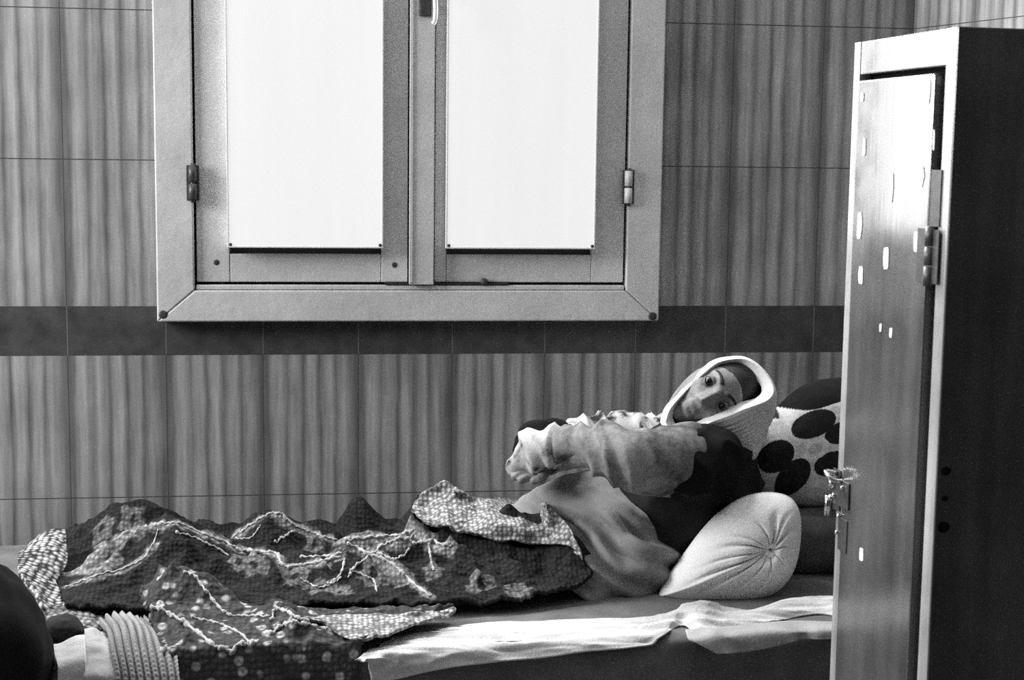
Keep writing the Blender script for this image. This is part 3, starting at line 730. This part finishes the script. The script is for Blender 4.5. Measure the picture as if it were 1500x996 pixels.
rows = PP([[(72,893,.66),(100,888,.64),(135,892,.63),(160,900,.63)], [(68,908,.72),(95,902,.70),(125,905,.69),(158,912,.68)], [(72,922,.75),(100,918,.73),(128,918,.72),(150,922,.71)]])
o = loft('knitted_scarf', rows, 44, 26, M_LACE, .008, wrinkle=lambda u,v,p: .006*fbm(p,40,2)); tag(o, 'speckled loose knit scarf crumpled below the white openwork shawl', 'scarf')
M_RIB = cloth('ribbed_knit', .27, .25, bump=.001)
def rib(u, v, p): return .0100*abs(math.sin(math.pi*8.5*u))**.7+.0018*math.sin(2*math.pi*26*v)*abs(math.sin(math.pi*8.5*u))
rows = PP([[(146,915,.70),(165,905,.69),(185,905,.69),(205,912,.69),(222,905,.68)], [(158,930,.80),(175,921,.80),(195,922,.80),(216,930,.80),(240,935,.78)], [(160,955,.88),(182,952,.88),(205,952,.88),(228,955,.88),(254,958,.87)],
           [(166,985,.92),(190,988,.92),(214,988,.92),(238,988,.92),(262,990,.92)], [(168,1010,.93),(194,1012,.93),(218,1012,.93),(242,1012,.93),(268,1012,.93)]])
o = loft('ribbed_sweater', rows, 150, 90, M_RIB, .008, wrinkle=rib); tag(o, 'grey ribbed knit garment hanging over the front edge of the mattress at the foot end', 'sweater')
M_WHITE = cloth('white_folded_cloth', .42, .1)
rows = PP([[(124,922,.80),(136,917,.79),(150,926,.79),(160,932,.79)], [(124,938,.855),(138,936,.86),(152,940,.86),(163,944,.86)], [(122,985,.925),(138,985,.925),(152,985,.925),(168,985,.925)], [(122,1012,.93),(138,1012,.93),(152,1012,.93),(168,1012,.93)]])
o = loft('folded_towel', rows, 40, 60, M_WHITE, .009, wrinkle=lambda u,v,p: .007*fbm(p,34,2)*(1-v)); tag(o, 'pale folded towel hanging beside the ribbed knit garment', 'towel')
rows = PP([[(74,945,.83),(92,940,.83),(108,932,.83),(125,929,.83)], [(78,955,.87),(95,950,.87),(110,944,.87),(124,940,.87)], [(84,974,.92),(98,972,.92),(112,970,.92),(124,966,.92)], [(84,1006,.93),(98,1006,.93),(112,1006,.93),(124,1006,.93)]])
o = loft('folded_towel', rows, 40, 40, cloth('cream_towel', .55, .08), .009, wrinkle=lambda u,v,p: .003*fbm(p,30,2)); tag(o, 'bright white folded towel at the corner of the bed, below the dark round pouch', 'towel')
def soft_ball(name, c, ax, mat, seed, amp, label, cat, n=64, m=40):
    V, f = ball_geo((0,0,0), 1.0, n, m); out = []
    for v in V:
        k = 1+amp*fbm(v,1.4,3,seed); out.append(c+(ax[0]*v[0]+ax[1]*v[1]+ax[2]*v[2])*k)
    return tag(mesh(name, out, f, mat), label, cat)
M_HOLLOW = cloth('hollow_shade', .035, .3)
soft_ball('round_hollow', P(91,924,.785), (C_RIGHT*.033, C_FWD*.03, C_UP*.026), M_HOLLOW, 3.0, .12, 'small dark round pouch in the white towel at the foot of the bed, its shade built as a ball', 'hollow')  # dark ball standing in for the shade of an opening in the cloth
soft_ball('cloth_bundle', P(-48,965,.90), (C_RIGHT*.128, C_FWD*.10, C_UP*.150), cloth('dark_wool', .014, .3), 8.0, .13, 'large dark bundle of cloth filling the lower left corner', 'bundle')

# ------------------------------------------------------------------ pillows
def pillow(name, outline, d, depth_f, depth_b, mat, label, centre=None, folds=None, dimple=0, n=140, m=60, back=.0, fn=None, tilt=0):
    """a cushion standing on the bed: outline seen from the room, plump front and back"""
    poly = catmull(np.array(outline+[outline[0]],float), n+1)[:-1]
    c = np.array(centre if centre else poly.mean(axis=0), float)
    V = []; r_s = [0.0]+list(np.linspace(.03,1,m))
    tov = -C_FWD
    def pt(q, off):
        dd = d+tilt*(q[1]-c[1]); p = P(q[0],q[1],dd); return p+tov*off
    V.append(pt(c, depth_f-dimple)); pol = [c]
    for r in r_s[1:]:
        for i in range(n):
            q = c+(poly[i]-c)*r; th = 2*math.pi*i/n
            off = depth_f*max(0,1-r**2.6)**.55
            if dimple: off -= dimple*math.exp(-(r/.16)**2)
            if folds: off += folds(r, th, q)
            V.append(pt(q, off)); pol.append(q)
    nf = len(V); k = len(r_s)-1
    for r in r_s[1:-1][::-1]:
        for i in range(n):
            q = c+(poly[i]-c)*r; V.append(pt(q, -depth_b*max(0,1-r**3)**.5)); pol.append(q)
    V.append(pt(c, -depth_b)); pol.append(c)
    f = [(0,1+i,1+(i+1)%n) for i in range(n)]
    rings = 2*k-1
    for a in range(rings-1):
        for i in range(n): f.append((1+a*n+i, 1+(a+1)*n+i, 1+(a+1)*n+(i+1)%n, 1+a*n+(i+1)%n))
    L = len(V)-1
    for i in range(n): f.append((L, 1+(rings-1)*n+(i+1)%n, 1+(rings-1)*n+i))
    o = mesh(name, V, f, mat); tag(o, label, 'pillow')
    bm = bmesh.new(); bm.from_mesh(o.data); bmesh.ops.recalc_face_normals(bm, faces=bm.faces); bm.to_mesh(o.data); bm.free()
    if fn: set_attr(o, [fn(q) for q in pol])
    return o
M_PILLOW = cloth('white_pillowcase', .84, .06)
CR = [(.0,1.0,.11),(.55,.6,.08),(1.1,1.0,.10),(1.5,.5,.07),(2.25,.7,.08),(2.75,1.2,.12),(3.0,.9,.06),(3.35,1.1,.10),(3.7,.7,.07),(4.2,.5,.07),(4.75,.8,.08),(5.2,.6,.07),(5.75,.9,.09)]
def folds(r, th, q):
    g = 0
    for a, s, wd in CR:
        x = (th-a-.22*math.sin(3.5*r+a)+math.pi) % (2*math.pi)-math.pi
        g -= .011*s*math.exp(-(x/(wd*(.35+.9*r)))**2)*math.exp(-((r-.27)/.32)**2)
    g += .003*mnoise.noise(Vector((q[0]*.03,q[1]*.03,1)))*(1-r)
    return g
pillow('pillow', [(964,872),(978,846),(1000,815),(1028,778),(1058,748),(1092,728),(1130,721),(1160,730),(1172,758),(1170,805),(1158,842),(1134,868),(1095,884),(1045,886),(1000,884)], .585, .075, .10, M_PILLOW,
       'white pillow with a gathered knotted end under the back of the lying person', centre=(1118,800), folds=folds, dimple=.022, n=220, m=80)
wp = bpy.data.objects['pillow']
kn = [P(1122+9*math.cos(t*1.25)*(1-.08*t), 799-7*math.sin(t*1.25), .585)-C_FWD*(.058+.006*math.sin(t*2)) for t in np.linspace(0,5,24)]
mesh('gathered_knot', *tube_geo(kn, [.0028+.0030*math.sin(math.pi*i/23) for i in range(24)], 9), M_PILLOW, wp)
# the printed flower cushion
def flower(q):
    x, y = q; 
    def ell(cx, cy, a, b, ang):
        dx, dy = x-cx, y-cy; c, s = math.cos(ang), math.sin(ang); return math.hypot((dx*c+dy*s)/a, (-dx*s+dy*c)/b)
    v = .85
    if y < 599-.11*(x-1137)+4*math.sin(x*.06): v = .018
    if x < 1137 and y < 620-.3*(x-1080)*.2 and y < 612: v = .05
    for cx, cy, a, b, g in ((1128,665,28,20,-.75),(1181,618,33,18,-.42),(1222,629,28,15,-.35),(1206,674,27,17,-.35),(1151,695,32,20,-.95),(1290,620,28,22,.2),(1262,690,26,20,.5),(1300,700,20,16,.3)):
        if ell(cx,cy,a,b,g) < 1: v = .03
    e = ell(1182,653,21,14,-.45)
    if e < 1: v = .95
    if e < .5: v = .68
    return v*(1+.0)
pillow('flower_pillow', [(1082,712),(1084,680),(1096,648),(1120,618),(1150,585),(1180,563),(1215,554),(1270,556),(1320,585),(1345,640),(1340,700),(1300,738),(1240,744),(1180,745),(1140,735),(1105,728)], .36, .085, .085,
       attr_cloth('flower_print'), 'large cushion printed with dark petalled flowers, propped behind the bandaged head', n=300, m=150, fn=flower)
M_DARKP = cloth('dark_pillowcase', .10, .45, scale=9)
pillow('pillow', [(1120,772),(1135,752),(1180,745),(1250,744),(1320,752),(1345,790),(1330,825),(1280,842),(1210,838),(1165,846),(1130,838),(1112,805)], .42, .09, .12, M_DARKP,
       'dark pillow lying under the flower cushion beside the locker', n=120, m=50, folds=lambda r,th,q: .008*mnoise.noise(Vector((q[0]*.02,q[1]*.03,4)))*(1-r))

# ------------------------------------------------------------------ the person in the bed
M_SKIN = NT('skin'); k_ = M_SKIN
k_.base(k_.ramp(k_.noise(55,5), [(.3,.15),(.7,.28)])); k_.b.inputs['Roughness'].default_value = .55; k_.b.inputs['Specular IOR Level'].default_value = .3
k_.bump(k_.noise(160,4), .0012); M_SKIN = k_.m
HC = P(1043, 583, .437); HK = .88
def unit(v): return np.array(v)/np.linalg.norm(v)
HU = unit(.897*C_RIGHT+.442*C_UP)                        # chin to crown
HF = unit(-C_FWD+.10*C_UP-.12*C_RIGHT); HF = unit(HF-HU*np.dot(HF,HU))
HS = np.cross(HU, HF)                                    # across the face, towards the pillow
if np.dot(HS, C_UP) > 0: HS = -HS
def G2(s, u, s0, u0, a, b): return math.exp(-((s-s0)/a)**2-((u-u0)/b)**2)
def face_off(s, u):
    """relief of the face in metres, added along the facing direction"""
    h = 0
    for sg in (-1, 1):
        h -= .0155*G2(s,u,.030*sg,.004,.016,.0125)        # eye sockets
        h += .0060*G2(s,u,.028*sg,.023,.020,.0065)        # brows
        h += .0045*G2(s,u,.040*sg,-.024,.016,.014)        # cheekbones
        h -= .0055*G2(s,u,.036*sg,-.055,.014,.018)        # sunken cheeks
        h += .0065*G2(s,u,.0105*sg,-.0345,.0065,.006)     # nostril wings
        t = (u+.052)/.02; h -= .0035*math.exp(-((s-sg*(.020-.006*t))/.0035)**2)*math.exp(-t*t)   # folds beside the mouth
        h -= .004*G2(s,u,.052*sg,.012,.012,.02)
    t = min(1, max(0, (.014-u)/.050))
    if -.040 < u < .018: h += (.004+.0235*t)*math.exp(-(s/(.0075+.003*t))**2)*(1 if u > -.034 else max(0,1-(-.034-u)/.006))
    h -= .003*G2(s,u,0,.016,.010,.006)
    h += .0050*G2(s,u,0,-.053,.020,.0055)+.0055*G2(s,u,0,-.067,.018,.0055)
    h -= .0060*math.exp(-((u+.0600+.12*abs(s)**1.3)/.0022)**2)*math.exp(-(s/.024)**4)
    h -= .003*G2(s,u,0,-.078,.018,.005)
    h += .0075*G2(s,u,0,-.092,.018,.012)
    for q in (.040,.048,.056): h -= .0008*math.exp(-((u-q-.002*math.sin(s*60))/.0014)**2)*math.exp(-(s/.04)**4)
    return h
def head_pt(a, b):
    """a: angle from the crown, b: around; returns a world point"""
    u = math.cos(a); rr = math.sin(a); s = rr*math.sin(b); f = rr*math.cos(b)
    U = u*.112; jaw = 1-.30*max(0,-u)**1.2
    S = s*.069*jaw*(1+.05*max(0,u)); Fv = f*(.092 if f > 0 else .100)*(1-.10*max(0,-u)**2)
    if f > 0: Fv += face_off(S, U)*min(1, f*2.2)
    return HC+(HS*S+HU*U+HF*Fv)*HK, (S,U,Fv)
def head_geo(na=150, nb=200):
    V = [head_pt(0,0)[0]]
    for i in range(1,na):
        for j in range(nb): V.append(head_pt(math.pi*i/na, 2*math.pi*j/nb)[0])
    V.append(head_pt(math.pi,0)[0]); f = []
    for j in range(nb):
        f.append((0,1+j,1+(j+1)%nb)); f.append((len(V)-1,1+(na-2)*nb+(j+1)%nb,1+(na-2)*nb+j))
    for i in range(na-2):
        for j in range(nb): a=1+i*nb+j; b=1+i*nb+(j+1)%nb; f.append((a,a+nb,b+nb,b))
    return V, f
def chain(pts, n=18, k=26):
    """a closed tapering limb through (px, py, d, radius) joints, rounded at both ends"""
    C4 = np.array([list(P(a,b,d))+[r] for a,b,d,r in pts]); c = catmull(C4, k); p = c[:,:3]; r = list(c[:,3])
    t0 = unit(p[0]-p[1]); t1 = unit(p[-1]-p[-2]); pp, rr = [], []
    for a in (0.05,.4,.8,1.15): pp.append(p[0]+t0*r[0]*math.cos(a)); rr.append(r[0]*math.sin(a))
    pp += list(p); rr += r
    for a in (1.15,.8,.4,.05): pp.append(p[-1]+t1*r[-1]*math.cos(a)); rr.append(r[-1]*math.sin(a))
    return tube_geo(pp, rr, n)
def fused(name, geos, mat, voxel, parent, smooth_it=6, wrinkle=None, origin=None):
    """several closed shapes melted into one continuous surface"""
    v, f = join(*geos); o = mesh(name, v, f, mat, parent, origin=origin)
    bm = bmesh.new(); bm.from_mesh(o.data); bmesh.ops.recalc_face_normals(bm, faces=bm.faces); bm.to_mesh(o.data); bm.free()
    m = o.modifiers.new('melt','REMESH'); m.mode = 'VOXEL'; m.voxel_size = voxel; m.use_smooth_shade = True
    if smooth_it:
        s = o.modifiers.new('smooth','SMOOTH'); s.iterations = smooth_it; s.factor = .5
    evaluated(o)
    if wrinkle:
        org = wloc(o); q = len(o.data.vertices); co = np.empty(q*3,np.float32); no = np.empty(q*3,np.float32)
        o.data.vertices.foreach_get('co', co); o.data.vertices.foreach_get('normal', no); co = co.reshape(-1,3); no = no.reshape(-1,3)
        h = np.array([wrinkle(c+org, n) for c, n in zip(co, no)]); co = co+no*h[:,None]
        o.data.vertices.foreach_set('co', co.astype(np.float32).ravel()); o.data.update()
    o.data.polygons.foreach_set('use_smooth', [True]*len(o.data.polygons))
    if not o.data.materials: o.data.materials.append(mat)
    return o
def pix(p):
    v = np.asarray(p)-CAM; z = np.dot(v,C_FWD); return CX+F_PX*np.dot(v,C_RIGHT)/z, CY-F_PX*np.dot(v,C_UP)/z

PER = thing('person', 'person lying in bed: white headscarf, arms crossed over dark cardigan, pale skirt', 'person', (.85,-.42,MZ))
hand = [chain([(806,676,.44,.026),(784,684,.45,.024)],12,8)]
for q,(a,b,d,l) in enumerate(((774,680,.43,24),(772,687,.45,28),(774,693,.465,26),(780,698,.48,21))):
    hand.append(chain([(a+10,b-1,d,.0092),(a-l*.35,b+1,d,.0088),(a-l*.8,b+6,d+.01,.0078)],8,8))
hand.append(chain([(800,690,.48,.0105),(792,700,.50,.0095),(782,704,.50,.008)],8,8))
body = fused('body', [head_geo(),
   chain([(1022,618,.41,.044),(1040,650,.42,.055)]),
   chain([(1030,660,.44,.085),(1000,705,.43,.115),(955,750,.43,.112),(890,790,.43,.125),(850,800,.43,.12)]),
   chain([(1030,672,.50,.055),(975,690,.56,.048),(915,668,.59,.040),(860,658,.53,.034),(812,672,.45,.026)]),
   chain([(985,648,.34,.05),(900,648,.32,.042),(850,655,.34,.034),(812,668,.40,.027)]),
   chain([(880,810,.46,.085),(700,845,.45,.060),(520,858,.45,.046),(340,852,.45,.040),(175,862,.46,.026),(145,850,.46,.024)]),
   chain([(870,805,.34,.08),(640,830,.32,.052),(430,806,.30,.034),(290,828,.30,.034),(180,842,.32,.024),(155,838,.33,.022)]),
   ]+hand, M_SKIN, .0032, PER, 0)
for sg in (-1,1):
    c = HC+(HS*(.030*sg)+HU*.003+HF*(.0712))*HK
    e = mesh('eye', *ball_geo(c, .0118*HK, 20, 14), plain('eye_white', .08, .4, .05), PER)
    g = unit(CAM-c); mesh('iris', *ball_geo(c+g*.0056, (.0074,.0056,.0074), 16, 10), plain('dark_iris', .006, .15, .1), e)
    def hp(s, u, lift): 
        S = s; f2 = max(0,1-(S/.069)**2-(u/.112)**2)**.5; return HC+(HS*S+HU*u+HF*(f2*.092+face_off(S,u)*min(1,f2*2.2)+lift))*HK
    for nm, uu, r in (('upper_eyelid',.0125,.0030),('lower_eyelid',-.0075,.0022)):
        pts = [c+(HS*(x*.0135)+HU*((uu-.003)*(1-x*x*.8))+HF*(.0118*(1-.55*x*x)-.0016))*HK for x in np.linspace(-1,1,15)]
        mesh(nm, *tube_geo(pts, [r*(1-.6*abs(x)) for x in np.linspace(-1,1,15)], 8), M_SKIN, PER)
    pts = [hp(sg*(.012+.033*t), .0225+.008*math.sin(math.pi*t*.75), .0006) for t in np.linspace(0,1,12)]
    mesh('eyebrow', *tube_geo(pts, [.0034*(1-.6*t)+.0004 for t in np.linspace(0,1,12)], 8), plain('brow_hair', .012, .9, .3, 200), PER)
# dark hair over the crown under the scarf, lowered to paint the hood's shadow on the forehead
def hair_shade_geo(na=60, nb=120):
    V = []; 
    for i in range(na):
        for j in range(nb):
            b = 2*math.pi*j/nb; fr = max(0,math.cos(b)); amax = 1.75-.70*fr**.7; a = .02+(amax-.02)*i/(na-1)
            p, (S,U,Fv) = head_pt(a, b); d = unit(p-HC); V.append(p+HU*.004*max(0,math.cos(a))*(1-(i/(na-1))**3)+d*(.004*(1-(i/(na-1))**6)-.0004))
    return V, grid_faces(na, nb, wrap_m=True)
mesh('hair_and_shade', *hair_shade_geo(), plain('dark_hair_shade', .016, .7, .4, 120), PER)

# white headscarf: an oval opening round the face, drawn back over the head and under the chin
M_SCARF = cloth('white_scarf', .72, .06)
opening = [(978,617),(984,600),(996,585),(1014,567),(1034,549),(1052,535),(1070,530),(1088,529),(1104,536),(1118,549),(1128,564),(1129,576),(1120,586),(1104,592),(1085,598),(1066,606),(1046,614),(1020,626),(998,632),(984,628)]
op = catmull(np.array(opening+[opening[0]],float), 161)[:-1]
cen = np.array([1058,574.])
def rim_d(q):                                             # the opening lies in a plane tipped with the face
    s = (q[0]-cen[0])*.515+(q[1]-cen[1])*.857; return .505+.0008*s
def scarf():
    V = []; n = len(op); rowsN = 0; low = unit(.45*C_RIGHT-.9*C_UP)
    prof = [(-.030,-.004),(-.010,.002),(0,.006),(.003,.011),(.012,.0135),(.022,.0145),(.034,.0145),(.046,.0140),(.058,.013),(.072,.011),(.088,.006),(.108,-.006),(.135,-.012),(.160,-.03),(.180,-.065)]
    PB_ = np.array(prof); tt_ = np.linspace(0,len(prof)-1,90); prof = list(zip(np.interp(tt_,range(len(PB_)),PB_[:,0]), np.interp(tt_,range(len(PB_)),PB_[:,1])))
    for back, outw in prof:
        for i, q in enumerate(op):
            base = P(q[0], q[1], rim_d(q)); c0 = P(cen[0], cen[1], .505); rad = base-c0; rad -= C_FWD*np.dot(rad,C_FWD); L = np.linalg.norm(rad); rad = rad/L
            side = max(0, np.dot(rad, low)); fl = side**1.5
            dirb = unit(C_FWD*(1-.45*fl)+low*(1.15*fl))
            k = 1 if back < .06 else 1-.0*fl
            ribs = .0016*math.sin(back*620)*fl*(1 if back > .012 else 0)
            p = base+dirb*max(back,0)*(1-.12*fl)+rad*(outw*.72+ribs)+(C_FWD*(-back)*0 if back >= 0 else C_FWD*(-back)*.9-rad*(.012*(-back)/.035))
            if outw < 0 and back > 0: p = p+rad*0
            V.append(p)
        rowsN += 1
    f = grid_faces(rowsN, n, wrap_m=True); return V, f
v, f = scarf()
# close the back of the scarf
nn = len(op); cl = np.mean(np.array(v[-nn:]),axis=0)+C_FWD*.02; v.append(cl); q0 = len(v)-1-nn
f += [(q0+i, q0+(i+1)%nn, len(v)-1) for i in range(nn)]
o = mesh('headscarf', v, f, M_SCARF, PER)
def wr(amp, sc, seed, ax=(1,1,1), mask=None):
    def f(p, n):
        q = Vector((p[0]*sc*ax[0]+p[2]*sc*.35*ax[0]+seed, p[1]*sc*ax[1], p[2]*sc*ax[2])); q += Vector((.5,.2,.2))*mnoise.noise(q*.5)*.9
        a = 1-abs(mnoise.noise(q))*3.0; b = mnoise.noise(q*1.9+Vector((3,1,7)))
        k = amp if mask is None else amp*mask(*pix(p))
        return k*(max(-.8,a)*.7+b*.35-.1)
    return f
def toward_cuff(x, y): t = min(1,max(0,(985-x)/120)); return .25+.75*t*t*(3-2*t)
M_SLEEVE = NT('cardigan_sleeve'); k_ = M_SLEEVE; k_.base(k_.ramp(k_.noise(16,5,rough=.65), [(.38,.07),(.62,.27)])); k_.b.inputs['Roughness'].default_value=.95; k_.b.inputs['Specular IOR Level'].default_value=.1; k_.bump(k_.noise(220,2),.0006); M_SLEEVE = k_.m
M_BODICE = cloth('cardigan_body', .022, .4)
M_SHAWL = cloth('black_collar', .010, .4)
M_SKIRT = cloth('pale_skirt', .26, .1)
M_FARSLEEVE = NT('pale_sleeve'); k_ = M_FARSLEEVE; k_.base(k_.ramp(k_.noise(19,4,rough=.6), [(.40,.03),(.49,.42),(.7,.62)])); k_.b.inputs['Roughness'].default_value=.95; k_.b.inputs['Specular IOR Level'].default_value=.1; k_.bump(k_.noise(220,2),.0006); M_FARSLEEVE = k_.m
fused('bodice', [chain([(1030,665,.43,.103),(1002,712,.43,.128),(960,752,.43,.122),(915,790,.43,.124)], 26, 30), chain([(1062,672,.36,.06),(1072,715,.40,.06),(1035,780,.43,.06)])], M_BODICE, .006, PER, 8, wr(.008,14,2.0))
fused('collar', [chain([(992,645,.46,.028),(1018,660,.52,.048),(1040,672,.545,.062),(1036,705,.545,.050)], 22, 30), chain([(978,638,.40,.018),(1000,654,.46,.028)]), chain([(1004,652,.55,.042),(1006,690,.585,.052),(1022,712,.57,.04)])], M_SHAWL, .005, PER, 6, wr(.006,18,5.0))
fused('sleeve', [chain([(1016,668,.525,.064),(970,676,.585,.062),(925,672,.605,.054),(885,658,.575,.046),(850,652,.53,.037),(828,652,.50,.031)], 26, 40),
                 chain([(960,690,.57,.040),(930,695,.585,.036)])], M_SLEEVE, .0045, PER, 4, wr(.014,24,1.0,(1.1,.30,.30),toward_cuff))
fused('cuff', [chain([(832,652,.50,.032),(806,654,.48,.040),(782,664,.46,.041),(764,680,.45,.026)], 24, 26)], M_FARSLEEVE, .004, PER, 3, wr(.013,28,7.0,(1.2,.3,.3)))
fused('dark_cuff', [chain([(838,640,.42,.020),(815,636,.43,.027),(785,640,.43,.030),(768,655,.43,.022)], 20, 20)], M_SHAWL, .005, PER, 3, wr(.006,26,3.0))
fused('sleeve', [chain([(992,650,.36,.050),(940,642,.34,.046),(890,640,.33,.046),(850,644,.35,.040),(815,655,.39,.036),(785,662,.41,.030)], 24, 36)], M_FARSLEEVE, .004, PER, 3, wr(.014,24,3.0,(1.2,.3,.35)))
def skirt_w(p, n):
    x, y = pix(p); t = (x-870)*.55+(y-800)*-.8          # folds run down from the waist to the hip
    s = (x-870)*.8+(y-800)*.55
    return .010*math.sin(t*.17+1.2*mnoise.noise(Vector((s*.012,t*.02,0)))*3)*min(1,max(0,(y-715)/60))+.004*fbm(p,16,3,4)
fused('skirt', [chain([(930,790,.43,.105),(885,780,.43,.122),(830,778,.41,.105),(775,785,.37,.076),(735,802,.34,.060)], 30, 34),
                chain([(925,822,.52,.085),(885,828,.525,.072)], 26, 24), chain([(950,850,.50,.045),(900,862,.56,.04),(860,864,.58,.03)]),
                chain([(856,712,.44,.028),(905,760,.52,.040),(950,815,.53,.045)])], M_SKIRT, .006, PER, 8, skirt_w)
